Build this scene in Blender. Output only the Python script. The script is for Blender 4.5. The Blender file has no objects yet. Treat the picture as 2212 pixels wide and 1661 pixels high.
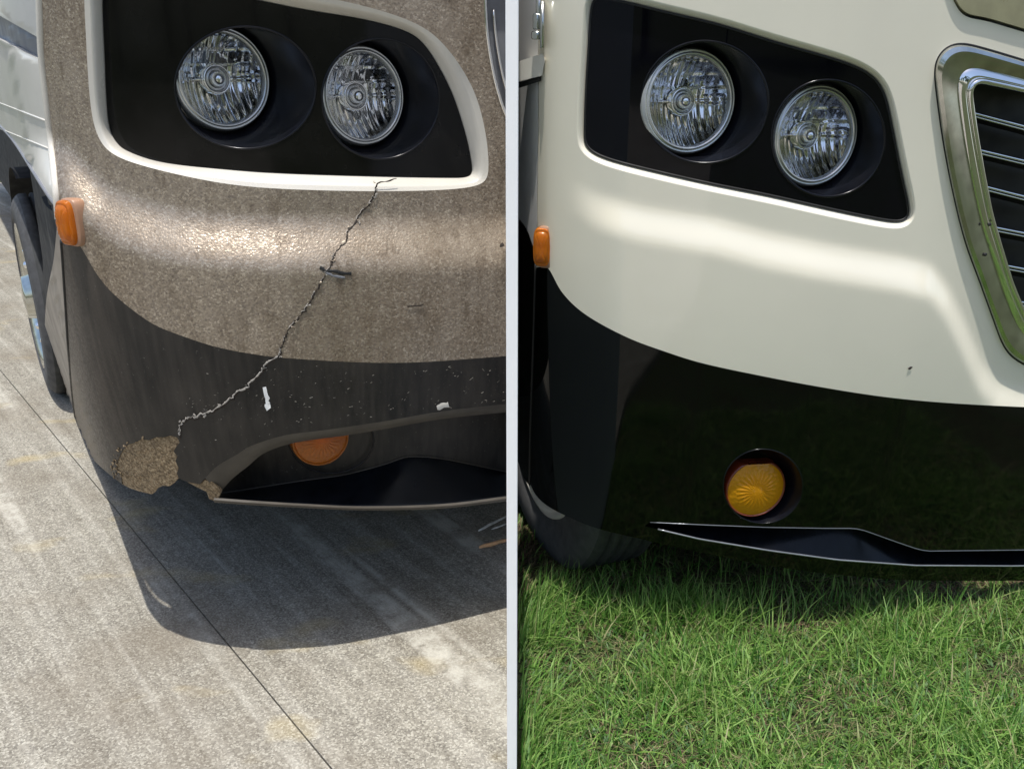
import bpy, bmesh, math, random
import numpy as np
from mathutils import Vector, Matrix
from mathutils.geometry import delaunay_2d_cdt

random.seed(7); rng = np.random.default_rng(7)
R = math.radians
scene = bpy.context.scene

# ------------------------------------------------------------------ camera
FP, CX, CY = 1950.0, 1106.0, 830.5          # focal length and centre on the 2212 px wide survey of the place
PITCH, CAMH = R(20.0), 1.30
cam_d = bpy.data.cameras.new('camera'); cam = bpy.data.objects.new('camera', cam_d)
scene.collection.objects.link(cam); scene.camera = cam
cam.location = (0, 0, CAMH); cam.rotation_euler = (R(90) - PITCH, 0, 0)
cam_d.sensor_width = 36; cam_d.lens = 36 * FP / 2212; cam_d.clip_start = .05; cam_d.clip_end = 600

# ------------------------------------------------------------------ sky and sun
SUN_EL, SUN_AZ = 77.5, 4.0      # azimuth measured from behind the camera towards the left
world = bpy.data.worlds.new('World'); scene.world = world; world.use_nodes = True
wn = world.node_tree.nodes; wl = world.node_tree.links
for n in list(wn): wn.remove(n)
wo = wn.new('ShaderNodeOutputWorld'); bg = wn.new('ShaderNodeBackground'); sky = wn.new('ShaderNodeTexSky')
sky.sky_type = 'NISHITA'; sky.sun_disc = False
sky.sun_elevation = R(SUN_EL); sky.sun_rotation = R(180 + SUN_AZ); sky.dust_density = 2.2; sky.air_density = 1.0
bg.inputs['Strength'].default_value = .145
wl.new(sky.outputs[0], bg.inputs['Color']); wl.new(bg.outputs[0], wo.inputs['Surface'])
sd = bpy.data.lights.new('sun', 'SUN'); sd.energy = 3.3; sd.angle = R(.6); sd.color = (1, .965, .91)
so = bpy.data.objects.new('sun', sd); scene.collection.objects.link(so)
sdir = Vector((-math.sin(R(SUN_AZ)) * math.cos(R(SUN_EL)), -math.cos(R(SUN_AZ)) * math.cos(R(SUN_EL)), math.sin(R(SUN_EL))))
so.rotation_euler = sdir.to_track_quat('Z', 'Y').to_euler()
vs = scene.view_settings; vs.view_transform = 'Standard'; vs.look = 'None'; vs.exposure = 0.5; vs.gamma = 1; vs.use_curve_mapping = False

CAMP = np.array([0, 0, CAMH])
def rays(px):
    px = np.asarray(px, float).reshape(-1, 2)
    xc = (px[:, 0] - CX) / FP; yc = -(px[:, 1] - CY) / FP; c, s = math.cos(PITCH), math.sin(PITCH)
    return np.stack([xc, c + yc * s, -s + yc * c], 1)
def ground_pt(px, z=0.0):
    d = rays(px); s = (z - CAMH) / d[:, 2]; return CAMP + d * s[:, None]

# ------------------------------------------------------------------ materials
def new_mat(name):
    m = bpy.data.materials.new(name); m.use_nodes = True
    return m, m.node_tree, m.node_tree.nodes['Principled BSDF']
class N:
    def __init__(s, nt): s.nt = nt
    def n(s, t, **kw):
        o = s.nt.nodes.new(t)
        for k, v in kw.items(): setattr(o, k, v)
        return o
    def l(s, a, b): s.nt.links.new(a, b)
    def noise(s, scale, detail=4, rough=.55, vec=None, stretch=None, rot=None, dist=0):
        co = vec
        if co is None:
            g = s.n('ShaderNodeNewGeometry'); co = g.outputs['Position']
        if stretch or rot:
            mp = s.n('ShaderNodeMapping'); s.l(co, mp.inputs[0])
            mp.vector_type = 'TEXTURE'
            if rot: mp.inputs['Rotation'].default_value = rot
            if stretch: mp.inputs['Scale'].default_value = [1 / k for k in stretch]
            co = mp.outputs[0]
        t = s.n('ShaderNodeTexNoise'); s.l(co, t.inputs['Vector'])
        t.inputs['Scale'].default_value = scale; t.inputs['Detail'].default_value = detail; t.inputs['Roughness'].default_value = rough
        t.inputs['Distortion'].default_value = dist
        return t.outputs['Fac']
    def grain(s, scale, vec=None):          # salt and pepper grains, one random value each
        g = s.n('ShaderNodeNewGeometry'); v = s.n('ShaderNodeTexVoronoi'); s.l(g.outputs['Position'], v.inputs['Vector']); v.inputs['Scale'].default_value = scale
        x = s.n('ShaderNodeSeparateXYZ'); s.l(v.outputs['Color'], x.inputs[0]); return x.outputs[0]
    def ramp(s, fac, stops):
        r = s.n('ShaderNodeValToRGB'); s.l(fac, r.inputs[0]); e = r.color_ramp.elements
        while len(e) < len(stops): e.new(.5)
        for i, (p, c) in enumerate(stops):
            e[i].position = p; e[i].color = (c[0], c[1], c[2], 1) if hasattr(c, '__len__') else (c, c, c, 1)
        return r.outputs[0]
    def mix(s, fac, a, b, mode='MIX'):
        m = s.n('ShaderNodeMix', data_type='RGBA', blend_type=mode)
        for i, v in ((0, fac), (6, a), (7, b)):
            if hasattr(v, 'links'): s.l(v, m.inputs[i])
            elif i == 0: m.inputs[0].default_value = v
            else: m.inputs[i].default_value = (v[0], v[1], v[2], 1)
        return m.outputs[2]
    def bump(s, h, strength, dist=.01):
        b = s.n('ShaderNodeBump'); s.l(h, b.inputs['Height']); b.inputs['Strength'].default_value = strength; b.inputs['Distance'].default_value = dist
        return b.outputs[0]

def simple(name, col, rough=.5, metal=0, coat=0, spec=.5, var=0.12, vscale=30, bump=0, bscale=300):
    m, nt, p = new_mat(name); q = N(nt)
    f = q.noise(vscale, 4)
    c = q.ramp(f, [(.3, [x * (1 - var) for x in col]), (.7, [min(1, x * (1 + var)) for x in col])])
    q.l(c, p.inputs['Base Color']); p.inputs['Metallic'].default_value = metal
    rr = q.ramp(q.noise(vscale * .7, 5), [(.3, rough * .8), (.7, min(1, rough * 1.25))]); q.l(rr, p.inputs['Roughness'])
    p.inputs['Coat Weight'].default_value = coat; p.inputs['Coat Roughness'].default_value = .03
    p.inputs['Specular IOR Level'].default_value = spec
    if bump: q.l(q.bump(q.noise(bscale, 3), bump, .002), p.inputs['Normal'])
    return m

def mat_dirty_paint():
    m, nt, p = new_mat('dusty_tan_paint'); q = N(nt)
    fine = q.grain(300); mid = q.noise(60, 4); big = q.noise(4, 3); streak = q.noise(40, 3, stretch=(1, 1, .12))
    c1 = q.ramp(fine, [(.0, (.055, .042, .027)), (.25, (.185, .148, .102)), (.75, (.325, .272, .20)), (1, (.62, .55, .43))])
    c2 = q.mix(.42, c1, q.ramp(streak, [(.35, (.20, .15, .108)), (.65, (.36, .295, .235))]))
    c3 = q.mix(.28, c2, q.ramp(big, [(.35, (.20, .150, .10)), (.65, (.38, .335, .28))]))
    gr_ = q.noise(26, 6, .75, stretch=(1, 1, .45)); c3 = q.mix(q.ramp(gr_, [(.54, 0), (.66, .55)]), c3, (.10, .072, .045))
    q.l(c3, p.inputs['Base Color']); p.inputs['Metallic'].default_value = .35
    q.l(q.ramp(fine, [(.1, .55), (.9, .25)]), p.inputs['Roughness'])
    q.l(q.bump(q.noise(230, 2), .45, .002), p.inputs['Normal'])
    return m
def mat_dusty_black():
    m, nt, p = new_mat('dusty_black_paint'); q = N(nt)
    g = q.n('ShaderNodeNewGeometry'); sx = q.n('ShaderNodeSeparateXYZ'); q.l(g.outputs['Position'], sx.inputs[0])
    streak = q.noise(70, 3, stretch=(1, 1, .06)); speck = q.noise(150, 5, .75); big = q.noise(5, 3)
    base = q.ramp(streak, [(.35, (.009, .0085, .008)), (.7, (.026, .023, .020))])
    mr = q.n('ShaderNodeMapRange'); q.l(sx.outputs['X'], mr.inputs[0])
    mr.inputs[1].default_value = -1.12; mr.inputs[2].default_value = -.72; mr.inputs[3].default_value = .8; mr.inputs[4].default_value = .0
    mu = q.n('ShaderNodeMath', operation='MULTIPLY'); q.l(mr.outputs[0], mu.inputs[0]); q.l(q.ramp(streak, [(.25, .35), (.6, 1)]), mu.inputs[1])
    c = q.mix(mu.outputs[0], base, (.155, .118, .088))          # road film wiped along the corner
    c = q.mix(q.ramp(speck, [(.62, 0), (.72, .55)]), c, (.23, .21, .18))
    c = q.mix(q.ramp(big, [(.4, 0), (.75, .25)]), c, (.10, .085, .07))
    q.l(c, p.inputs['Base Color']); q.l(q.ramp(speck, [(.35, .30), (.7, .62)]), p.inputs['Roughness']); p.inputs['Specular IOR Level'].default_value = .35
    return m
def mat_concrete():
    m, nt, p = new_mat('broomed_concrete'); q = N(nt); jp = ground_pt([(238, 1085), (600, 1520)]); rz = (0, 0, math.atan2(jp[1][1] - jp[0][1], jp[1][0] - jp[0][0]))
    a = q.grain(270); b = q.noise(14, 5, .6); c = q.noise(2.0, 4)
    bro = q.noise(22, 4, .6, rot=rz, stretch=(.05, 1, 1)); bro2 = q.noise(75, 3, .6, rot=rz, stretch=(.02, 1, 1))
    col = q.ramp(a, [(.0, (.03, .026, .018)), (.24, (.135, .123, .093)), (.7, (.285, .268, .215)), (1, (.56, .54, .45))])
    col = q.mix(.30, col, q.ramp(b, [(.3, (.12, .109, .082)), (.7, (.36, .34, .275))]))
    col = q.mix(.22, col, q.ramp(bro, [(.32, (.17, .15, .13)), (.5, (.31, .285, .245)), (.70, (.68, .65, .58))]))
    col = q.mix(.06, col, q.ramp(bro2, [(.35, (.16, .14, .12)), (.65, (.6, .57, .52))]))
    col = q.mix(q.ramp(c, [(.48, 0), (.66, .5)]), col, (.16, .13, .09))
    scf = q.noise(7, 3, .5, rot=rz, stretch=(.05, 1, 1)); brk_ = q.noise(9, 4, .7)
    mm = q.n('ShaderNodeMath', operation='MULTIPLY'); q.l(q.ramp(scf, [(.56, 0), (.64, 1)]), mm.inputs[0]); q.l(q.ramp(brk_, [(.4, .1), (.6, .75)]), mm.inputs[1])
    col = q.mix(mm.outputs[0], col, (.55, .53, .46))
    st = q.noise(22, 5, .7); col = q.mix(q.ramp(st, [(.62, 0), (.70, .6)]), col, (.10, .085, .06))
    y = q.noise(3.2, 3, .5, stretch=(1, 1.7, 1)); col = q.mix(q.ramp(y, [(.60, 0), (.72, .30)]), col, (.50, .38, .13))
    q.l(col, p.inputs['Base Color']); p.inputs['Roughness'].default_value = .9
    hh = q.n('ShaderNodeMath', operation='ADD'); q.l(a, hh.inputs[0]); q.l(bro2, hh.inputs[1])
    q.l(q.bump(hh.outputs[0], .4, .003), p.inputs['Normal'])
    return m
def mat_ground():
    m, nt, p = new_mat('soil_and_grass'); q = N(nt)
    a = q.noise(60, 5, .65); b = q.noise(6, 4); 
    col = q.ramp(a, [(.3, (.018, .014, .008)), (.5, (.05, .05, .02)), (.7, (.10, .10, .045))])
    col = q.mix(q.ramp(b, [(.4, 0), (.6, .7)]), col, (.045, .075, .018))
    q.l(col, p.inputs['Base Color']); p.inputs['Roughness'].default_value = 1
    q.l(q.bump(a, .8, .02), p.inputs['Normal'])
    return m
def mat_grass(name, stops, trans=.45, rough=.55):
    m, nt, p = new_mat(name); q = N(nt)
    g = q.n('ShaderNodeNewGeometry'); c = q.ramp(g.outputs['Random Per Island'], stops)
    f = q.noise(5, 3); c = q.mix(q.ramp(f, [(.4, 0), (.7, .4)]), c, (.17, .27, .06))
    q.l(c, p.inputs['Base Color']); p.inputs['Roughness'].default_value = rough
    t = q.n('ShaderNodeBsdfTranslucent'); q.l(c, t.inputs[0]); mx = q.n('ShaderNodeMixShader'); mx.inputs[0].default_value = trans
    q.l(p.outputs[0], mx.inputs[1]); q.l(t.outputs[0], mx.inputs[2]); q.l(mx.outputs[0], nt.nodes['Material Output'].inputs[0])
    return m
def mat_clear(name, tint=(1, 1, 1), ior=1.5, rough=0.0, bump=0, bscale=80, diffuse=None, dmix=0):
    m, nt, p = new_mat(name); q = N(nt); nt.nodes.remove(p)
    tr = q.n('ShaderNodeBsdfTransparent'); tr.inputs[0].default_value = (*tint, 1)
    gl = q.n('ShaderNodeBsdfGlossy'); gl.inputs['Roughness'].default_value = rough
    fr = q.n('ShaderNodeFresnel'); fr.inputs[0].default_value = ior
    if bump:
        b = q.bump(q.noise(bscale, 2), bump, .003); q.l(b, gl.inputs['Normal'])
    under = tr.outputs[0]
    if diffuse:
        d = q.n('ShaderNodeBsdfDiffuse'); d.inputs[0].default_value = (*diffuse, 1)
        t2 = q.n('ShaderNodeBsdfTranslucent'); t2.inputs[0].default_value = (*diffuse, 1)
        m1 = q.n('ShaderNodeMixShader'); m1.inputs[0].default_value = .5; q.l(d.outputs[0], m1.inputs[1]); q.l(t2.outputs[0], m1.inputs[2])
        m2 = q.n('ShaderNodeMixShader'); m2.inputs[0].default_value = dmix; q.l(under, m2.inputs[1]); q.l(m1.outputs[0], m2.inputs[2]); under = m2.outputs[0]
    mx = q.n('ShaderNodeMixShader'); q.l(fr.outputs[0], mx.inputs[0]); q.l(under, mx.inputs[1]); q.l(gl.outputs[0], mx.inputs[2])
    q.l(mx.outputs[0], nt.nodes['Material Output'].inputs[0])
    return m
def mat_primer():
    m, nt, p = new_mat('exposed_primer'); q = N(nt)
    a = q.noise(190, 6, .8); b = q.noise(160, 3, stretch=(.25, 1, 1), rot=(0, R(35), 0))
    c = q.ramp(a, [(.36, (.07, .045, .022)), (.5, (.25, .175, .095)), (.64, (.46, .36, .23))])
    c = q.mix(q.ramp(b, [(.3, .7), (.45, 0)]), c, (.06, .04, .02))
    q.l(c, p.inputs['Base Color']); p.inputs['Roughness'].default_value = .8; q.l(q.bump(a, .7, .004), p.inputs['Normal'])
    return m

M = dict(
    dirty=mat_dirty_paint(), dblack=mat_dusty_black(), concrete=mat_concrete(), ground=mat_ground(), primer=mat_primer(),
    white=simple('white_gelcoat', (.62, .59, .52), .3, coat=.4, var=.05, vscale=9),
    offwhite=simple('white_side_gelcoat', (.62, .60, .55), .35, coat=.3, var=.06, vscale=6),
    grey=simple('grey_trim_and_recess_shade', (.17, .175, .19), .5),
    cream=simple('cream_gelcoat', (.80, .755, .62), .22, coat=1, var=.025, vscale=4),
    creamside=simple('white_door_gelcoat', (.86, .86, .84), .25, coat=1, var=.03, vscale=4),
    olive=simple('olive_hood', (.30, .28, .17), .3, coat=.5),
    pianol=simple('black_panel_dusty', (.005, .0048, .0045), .14, spec=.22, var=.5, vscale=12),
    pianor=simple('black_panel_gloss', (.0025, .0025, .004), .05, spec=.2, var=.2, vscale=12),
    gloss=simple('black_bumper_gloss', (.002, .0025, .002), .06, var=.2, vscale=12, spec=.25),
    bucket=simple('satin_black_bucket', (.004, .0045, .007), .20, var=.2, spec=.3),
    dark=simple('dark_underbody', (.012, .012, .012), .8),
    chrome=simple('polished_chrome', (.80, .80, .80), .07, metal=1, var=.03),
    chromed=simple('brushed_chrome', (.52, .53, .50), .22, metal=1, var=.10, bump=.08, bscale=90),
    steel=simple('stained_chrome', (.52, .52, .48), .14, metal=1, var=.2, vscale=25),
    ring=simple('lamp_ring', (.55, .56, .56), .22, metal=.75, var=.08),
    rubber=simple('tyre_rubber', (.060, .060, .061), .75, var=.25, vscale=40, bump=.2, bscale=150),
    tread=simple('tread_rubber', (.036, .038, .038), .8, var=.25, vscale=40, bump=.2),
    seam=simple('black_seal_and_shade', (.006, .006, .006), .6),
    wall=simple('white_board_paint', (.93, .93, .92), .7, var=.015),
    glass=mat_clear('clear_lens'),
    amber=mat_clear('amber_lens', (1, .42, .05), 1.5, .05, .25, 160, (1.0, .47, .012), .82),
    amberd=mat_clear('amber_lens_dusty', (1, .36, .06), 1.5, .2, .2, 160, (.85, .26, .02), .6),
    amberm=mat_clear('amber_marker_lens', (1, .38, .03), 1.5, .06, .5, 210, (1.0, .30, .01), .7),
    pink=simple('pale_lamp_base', (.36, .20, .12), .35, var=.08),
    crackd=simple('crack_shadow_and_scuff', (.030, .022, .016), .9),
    crackl=simple('crack_fibre', (.36, .33, .29), .8, var=.3, vscale=200),
    paper=simple('white_tape', (.82, .82, .80), .7),
    stickw=simple('bleached_stick', (.80, .78, .72), .8, var=.25, vscale=60),
    sticko=simple('tan_stick', (.85, .48, .24), .6, var=.2, vscale=60),
    bark=simple('bark', (.09, .07, .05), .9, var=.4, vscale=10, bump=.5, bscale=20),
    leaf=mat_grass('tree_leaves', [(.0, (.02, .045, .012)), (.5, (.04, .08, .02)), (1, (.07, .12, .03))], .3),
    grass=mat_grass('lawn_blades', [(.0, (.04, .13, .018)), (.30, (.10, .27, .038)), (.62, (.28, .46, .10)), (.85, (.36, .56, .16)), (.95, (.38, .38, .17)), (1, (.48, .42, .25))]),
    straw=mat_grass('dead_thatch', [(.0, (.10, .065, .035)), (.5, (.23, .17, .09)), (1, (.40, .33, .21))], .2, .8),
    litter=mat_grass('brown_litter', [(.0, (.04, .025, .015)), (.5, (.10, .06, .035)), (1, (.20, .13, .08))], .1, .8),
    clover=mat_grass('weed_leaves', [(.0, (.04, .10, .03)), (1, (.10, .19, .06))], .3),
)

# ------------------------------------------------------------------ mesh helpers
def link(name, me, mat, parent=None, **props):
    o = bpy.data.objects.new(name, me); scene.collection.objects.link(o)
    if mat is not None and not me.materials: me.materials.append(mat)
    if parent is not None:
        o.parent = parent; o.matrix_parent_inverse = root_mw(parent).inverted()
    for k, v in props.items(): o[k] = v
    return o
def root_mw(p):
    m = Matrix.Translation(p.location) @ p.rotation_euler.to_matrix().to_4x4()
    if p.parent is not None: m = root_mw(p.parent) @ p.matrix_parent_inverse @ m
    return m
def mesh(name, V, F, smooth=True, face=None):
    V = np.asarray(V, float); F = [tuple(int(i) for i in f) for f in F]
    if face is not None and len(F):                 # orient all faces towards a point
        a = V[[f[0] for f in F]]; b = V[[f[1] for f in F]]; c = V[[f[2] for f in F]]
        n = np.cross(b - a, c - a); cen = (a + b + c) / 3
        if np.sum(n * (np.asarray(face) - cen)) < 0: F = [f[::-1] for f in F]
    me = bpy.data.meshes.new(name); me.from_pydata([tuple(v) for v in V], [], F)
    me.polygons.foreach_set('use_smooth', [smooth] * len(me.polygons)); me.update()
    return me
def join(parts):
    V, F, o = [], [], 0
    for v, f in parts:
        V.append(np.asarray(v, float).reshape(-1, 3)); F += [tuple(i + o for i in q) for q in f]; o += len(V[-1])
    return np.vstack(V), F
def box(c, s, rz=0):
    c = np.array(c, float); s = np.array(s, float) / 2
    v = np.array([[x, y, z] for x in (-1, 1) for y in (-1, 1) for z in (-1, 1)]) * s
    ca, sa = math.cos(rz), math.sin(rz)
    v = np.stack([v[:, 0] * ca - v[:, 1] * sa, v[:, 0] * sa + v[:, 1] * ca, v[:, 2]], 1) + c
    return v, [(0, 1, 3, 2), (4, 6, 7, 5), (0, 4, 5, 1), (2, 3, 7, 6), (0, 2, 6, 4), (1, 5, 7, 3)]
def tube(P, r, n=8, closed=False, rads=None):
    P = np.asarray(P, float); m = len(P)
    T = (np.roll(P, -1, 0) - np.roll(P, 1, 0)) if closed else np.gradient(P, axis=0)
    T /= np.linalg.norm(T, axis=1)[:, None] + 1e-12
    ref = np.array([0, -1.0, .1]); V = []
    for i in range(m):
        a = np.cross(T[i], ref); 
        if np.linalg.norm(a) < 1e-3: a = np.cross(T[i], [1, 0, 0])
        a /= np.linalg.norm(a); b = np.cross(T[i], a); rr = rads[i] if rads is not None else r
        for k in range(n):
            t = 2 * math.pi * k / n; V.append(P[i] + rr * (math.cos(t) * a + math.sin(t) * b))
    F = []
    for i in range(m if closed else m - 1):
        j = (i + 1) % m
        for k in range(n): F.append((i * n + k, i * n + (k + 1) % n, j * n + (k + 1) % n, j * n + k))
    if not closed: F += [tuple(range(n))[::-1], tuple(range((m - 1) * n, m * n))]
    return np.array(V), F
def frame(w, up=(0, 0, 1)):
    w = np.array(w, float); w /= np.linalg.norm(w); u = np.cross(up, w); u /= np.linalg.norm(u); v = np.cross(w, u)
    return u, v, w
def lathe(prof, C, w, n=48, cap=False, up=(0, 0, 1)):      # profile of (radius, height along w)
    u, v, w = frame(w, up); V = []; F = []
    for r, h in prof:
        for k in range(n):
            t = 2 * math.pi * k / n; V.append(np.array(C) + w * h + r * (math.cos(t) * u + math.sin(t) * v))
    for i in range(len(prof) - 1):
        for k in range(n): F.append((i * n + k, i * n + (k + 1) % n, (i + 1) * n + (k + 1) % n, (i + 1) * n + k))
    if cap: F.append(tuple(range((len(prof) - 1) * n, len(prof) * n)))
    return np.array(V), F
def smoothstep(x): x = np.clip(x, 0, 1); return x * x * (3 - 2 * x)
def cr(pts, n=8, closed=False):                             # Catmull-Rom through points
    P = np.asarray(pts, float)
    if closed: Q = np.vstack([P[-1], P, P[:2]]); m = len(P)
    else: Q = np.vstack([2 * P[0] - P[1], P, 2 * P[-1] - P[-2]]); m = len(P) - 1
    out = []
    for i in range(m):
        a, b, c, d = Q[i:i + 4]
        for k in range(n):
            t = k / n
            out.append(.5 * ((2 * b) + (c - a) * t + (2 * a - 5 * b + 4 * c - d) * t * t + (3 * b - a - 3 * c + d) * t ** 3))
    if not closed: out.append(P[-1])
    return np.array(out)
def ellipse(c, rx, ry, n=64, tilt=0, flat=None):
    t = np.linspace(0, 2 * math.pi, n, endpoint=False); x = rx * np.cos(t); y = ry * np.sin(t); a = R(tilt)
    P = np.stack([c[0] + x * math.cos(a) - y * math.sin(a), c[1] + x * math.sin(a) + y * math.cos(a)], 1)
    if flat is not None: P[:, 1] = np.maximum(P[:, 1], flat)
    return P

# survey: sight lines of the photographer's standpoint, intersected with a body surface
def hit(px, surf, depth=0.0, lo=.8, hi=9.0):
    d = rays(px); a = np.full(len(d), lo); b = np.full(len(d), hi)
    for _ in range(34):
        m = (a + b) / 2; P = CAMP + d * m[:, None]
        g = P[:, 1] - (surf(P[:, 0], P[:, 2]) + depth) > 0
        b = np.where(g, m, b); a = np.where(g, a, m)
    return CAMP + d * ((a + b) / 2)[:, None]
def panel(outline, surf, holes=(), step=9.0, depth=0.0, skirt=.02, push=(0, 1, 0), warp=None):
    """a body panel: its outline on the body surface, filled with a fine grid, with turned-in edges"""
    O = np.asarray(outline, float); x0, y0 = O.min(0); x1, y1 = O.max(0)
    gx, gy = np.meshgrid(np.arange(x0 + step * .5, x1, step), np.arange(y0 + step * .5, y1, step)); G = np.stack([gx.ravel(), gy.ravel()], 1)
    segs = []
    for L in (O, *holes):
        L = np.asarray(L, float); Q = np.roll(L, -1, 0)
        segs.append(np.hstack([L, Q]))
    S = np.vstack(segs); keep = np.ones(len(G), bool)
    for x, y, X, Y in S:                       # keep grid points off the outline
        dx, dy = X - x, Y - y; t = np.clip(((G[:, 0] - x) * dx + (G[:, 1] - y) * dy) / (dx * dx + dy * dy + 1e-9), 0, 1)
        keep &= ((G[:, 0] - x - t * dx) ** 2 + (G[:, 1] - y - t * dy) ** 2) > (step * .38) ** 2
    def inside(P, L):
        r = np.zeros(len(P), bool); L = np.asarray(L, float); Q = np.roll(L, -1, 0)
        for (x, y), (X, Y) in zip(L, Q):
            if y == Y: continue
            c = ((y > P[:, 1]) != (Y > P[:, 1])) & (P[:, 0] < (X - x) * (P[:, 1] - y) / (Y - y) + x); r ^= c
        return r
    keep &= inside(G, O)
    for h in holes: keep &= ~inside(G, h)
    G = G[keep]
    pts = []; edges = []
    for L in (O, *holes):
        s = len(pts); pts += [tuple(p) for p in np.asarray(L, float)]; n = len(pts) - s
        edges += [(s + i, s + (i + 1) % n) for i in range(n)]
    nb = len(pts); pts += [tuple(p) for p in G]
    res = delaunay_2d_cdt([Vector(p) for p in pts], edges, [], 0, 1e-4)
    P2 = np.array([tuple(v) for v in res[0]]); F = np.array([f for f in res[2] if len(f) == 3])
    cen = P2[F].mean(1); k = inside(cen, O)
    for h in holes: k &= ~inside(cen, h)
    F = F[k]
    P3 = hit(P2, surf, depth)
    if warp is not None: P3 = warp(P2, P3)
    parts = [(P3, [tuple(f) for f in F])]
    if skirt:
        from collections import Counter
        ec = Counter()
        for f in F:
            for i in range(3): ec[tuple(sorted((f[i], f[(i + 1) % 3])))] += 1
        be = [e for e, c in ec.items() if c == 1]; push = np.array(push, float) * skirt
        V = []; Q = []
        for a, b in be:
            s = len(V); V += [P3[a], P3[b], P3[b] + push, P3[a] + push]; Q.append((s, s + 1, s + 2, s + 3))
        if V: parts.append((np.array(V), Q))
    nf = len(F); V, FF = join(parts)
    # orient the visible skin to the camera
    a = V[[f[0] for f in FF[:nf]]]; b = V[[f[1] for f in FF[:nf]]]; c = V[[f[2] for f in FF[:nf]]]
    if np.sum(np.cross(b - a, c - a) * (CAMP - a)) < 0: FF = [f[::-1] for f in FF]
    return V, FF
def strip(A, da, B, db, surf, rows=5, ease=1.0, closed=False):
    """a band lofted between two lines of the survey lying at two depths"""
    A = np.asarray(A, float); B = np.asarray(B, float); n = len(A); V = []
    for i in range(rows + 1):
        s = i / rows; e = s ** ease; V.append(hit(A * (1 - s) + B * s, surf, da * (1 - e) + db * e))
    V = np.vstack(V); F = []
    for i in range(rows):
        for k in range(n if closed else n - 1):
            j = (k + 1) % n; F.append((i * n + k, i * n + j, (i + 1) * n + j, (i + 1) * n + k))
    return V, F
def ringfall(A, B, surfa, da, surfb, db, rows=8, ease=1.4):
    """closed band falling from one loop on the body skin to another loop on the sunken panel"""
    n = len(A); V = []; F = []
    for i in range(rows + 1):
        s = i / rows; P = A * (1 - s) + B * s; e = s ** ease
        V.append(hit(P, surfa, da) * (1 - e) + hit(P, surfb, db) * e)
    V = np.vstack(V)
    for i in range(rows):
        for k in range(n):
            j = (k + 1) % n; F.append((i * n + k, i * n + j, (i + 1) * n + j, (i + 1) * n + k))
    return V, F
def loft3(A, B, rows=6, bulge=0):
    V = []; n = len(A); F = []
    for i in range(rows + 1):
        s = i / rows; V.append(A * (1 - s) + B * s)
    V = np.vstack(V)
    for i in range(rows):
        for k in range(n):
            j = (k + 1) % n; F.append((i * n + k, i * n + j, (i + 1) * n + j, (i + 1) * n + k))
    return V, F
def add(name, vf, mat, parent=None, smooth=True, face=CAMP, **props):
    return link(name, mesh(name, vf[0], vf[1], smooth, face), mat, parent, **props)
def resample(P, n):
    P = np.asarray(P, float); d = np.r_[0, np.cumsum(np.linalg.norm(np.diff(P, axis=0), axis=1))]; t = np.linspace(0, d[-1], n)
    return np.stack([np.interp(t, d, P[:, i]) for i in range(P.shape[1])], 1)
def empty(name, loc, label, cat, group=None):
    o = bpy.data.objects.new(name, None); scene.collection.objects.link(o); o.location = loc; o['label'] = label; o['category'] = cat
    o.empty_display_size = .2
    if group: o['group'] = group
    return o

# ------------------------------------------------------------------ setting
HG = -.05                                                    # the lawn lies lower than the slab
V, F = [(-220, -220, HG - .004), (220, -220, HG - .004), (220, 220, HG - .004), (-220, 220, HG - .004)], [(0, 1, 2, 3)]
g = link('ground', mesh('ground', V, F), M['ground'], kind='structure')
# two concrete slabs with the open joint between them
j = ground_pt([(238, 1085), (600, 1520)]); jd = j[1] - j[0]; jd[2] = 0; jd /= np.linalg.norm(jd); jn = np.array([-jd[1], jd[0], 0])
ja, jb = j[0] - jd * 9, j[0] + jd * 3
def clip_slab(side):
    import mathutils
    bm = bmesh.new(); bmesh.ops.create_grid(bm, x_segments=1, y_segments=1, size=1)
    for v in bm.verts: v.co = Vector((-8 if v.co.x < 0 else -.0, -7 if v.co.y < 0 else 10, 0))
    c = j[0] + jn * side * .0018
    bmesh.ops.bisect_plane(bm, geom=bm.verts[:] + bm.edges[:] + bm.faces[:], plane_co=Vector(c), plane_no=Vector(jn * side), clear_inner=True)
    r = bmesh.ops.extrude_face_region(bm, geom=bm.faces[:]); 
    for v in [e for e in r['geom'] if isinstance(e, bmesh.types.BMVert)]: v.co.z -= .12
    bmesh.ops.recalc_face_normals(bm, faces=bm.faces)
    me = bpy.data.meshes.new('concrete_slab'); bm.to_mesh(me); bm.free(); return me
pave = empty('pavement', (-2, 1, 0), '', ''); del pave['label']; del pave['category']; pave['kind'] = 'structure'
for s in (-1, 1): link('concrete_slab', clip_slab(s), M['concrete'], pave)
# added slim board, not part of the place, dividing the two bays end on
wv, wf = box((0, 1.63, .85), (.0176, .66, 1.84))
bmw = link('added_divider', mesh('added_divider', wv, wf, False), M['wall'], label='added narrow white painted board divider standing between the dusty vehicle and the cream one', category='wall')
bv = bmw.modifiers.new('b', 'BEVEL'); bv.width = .0015; bv.segments = 2

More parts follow.
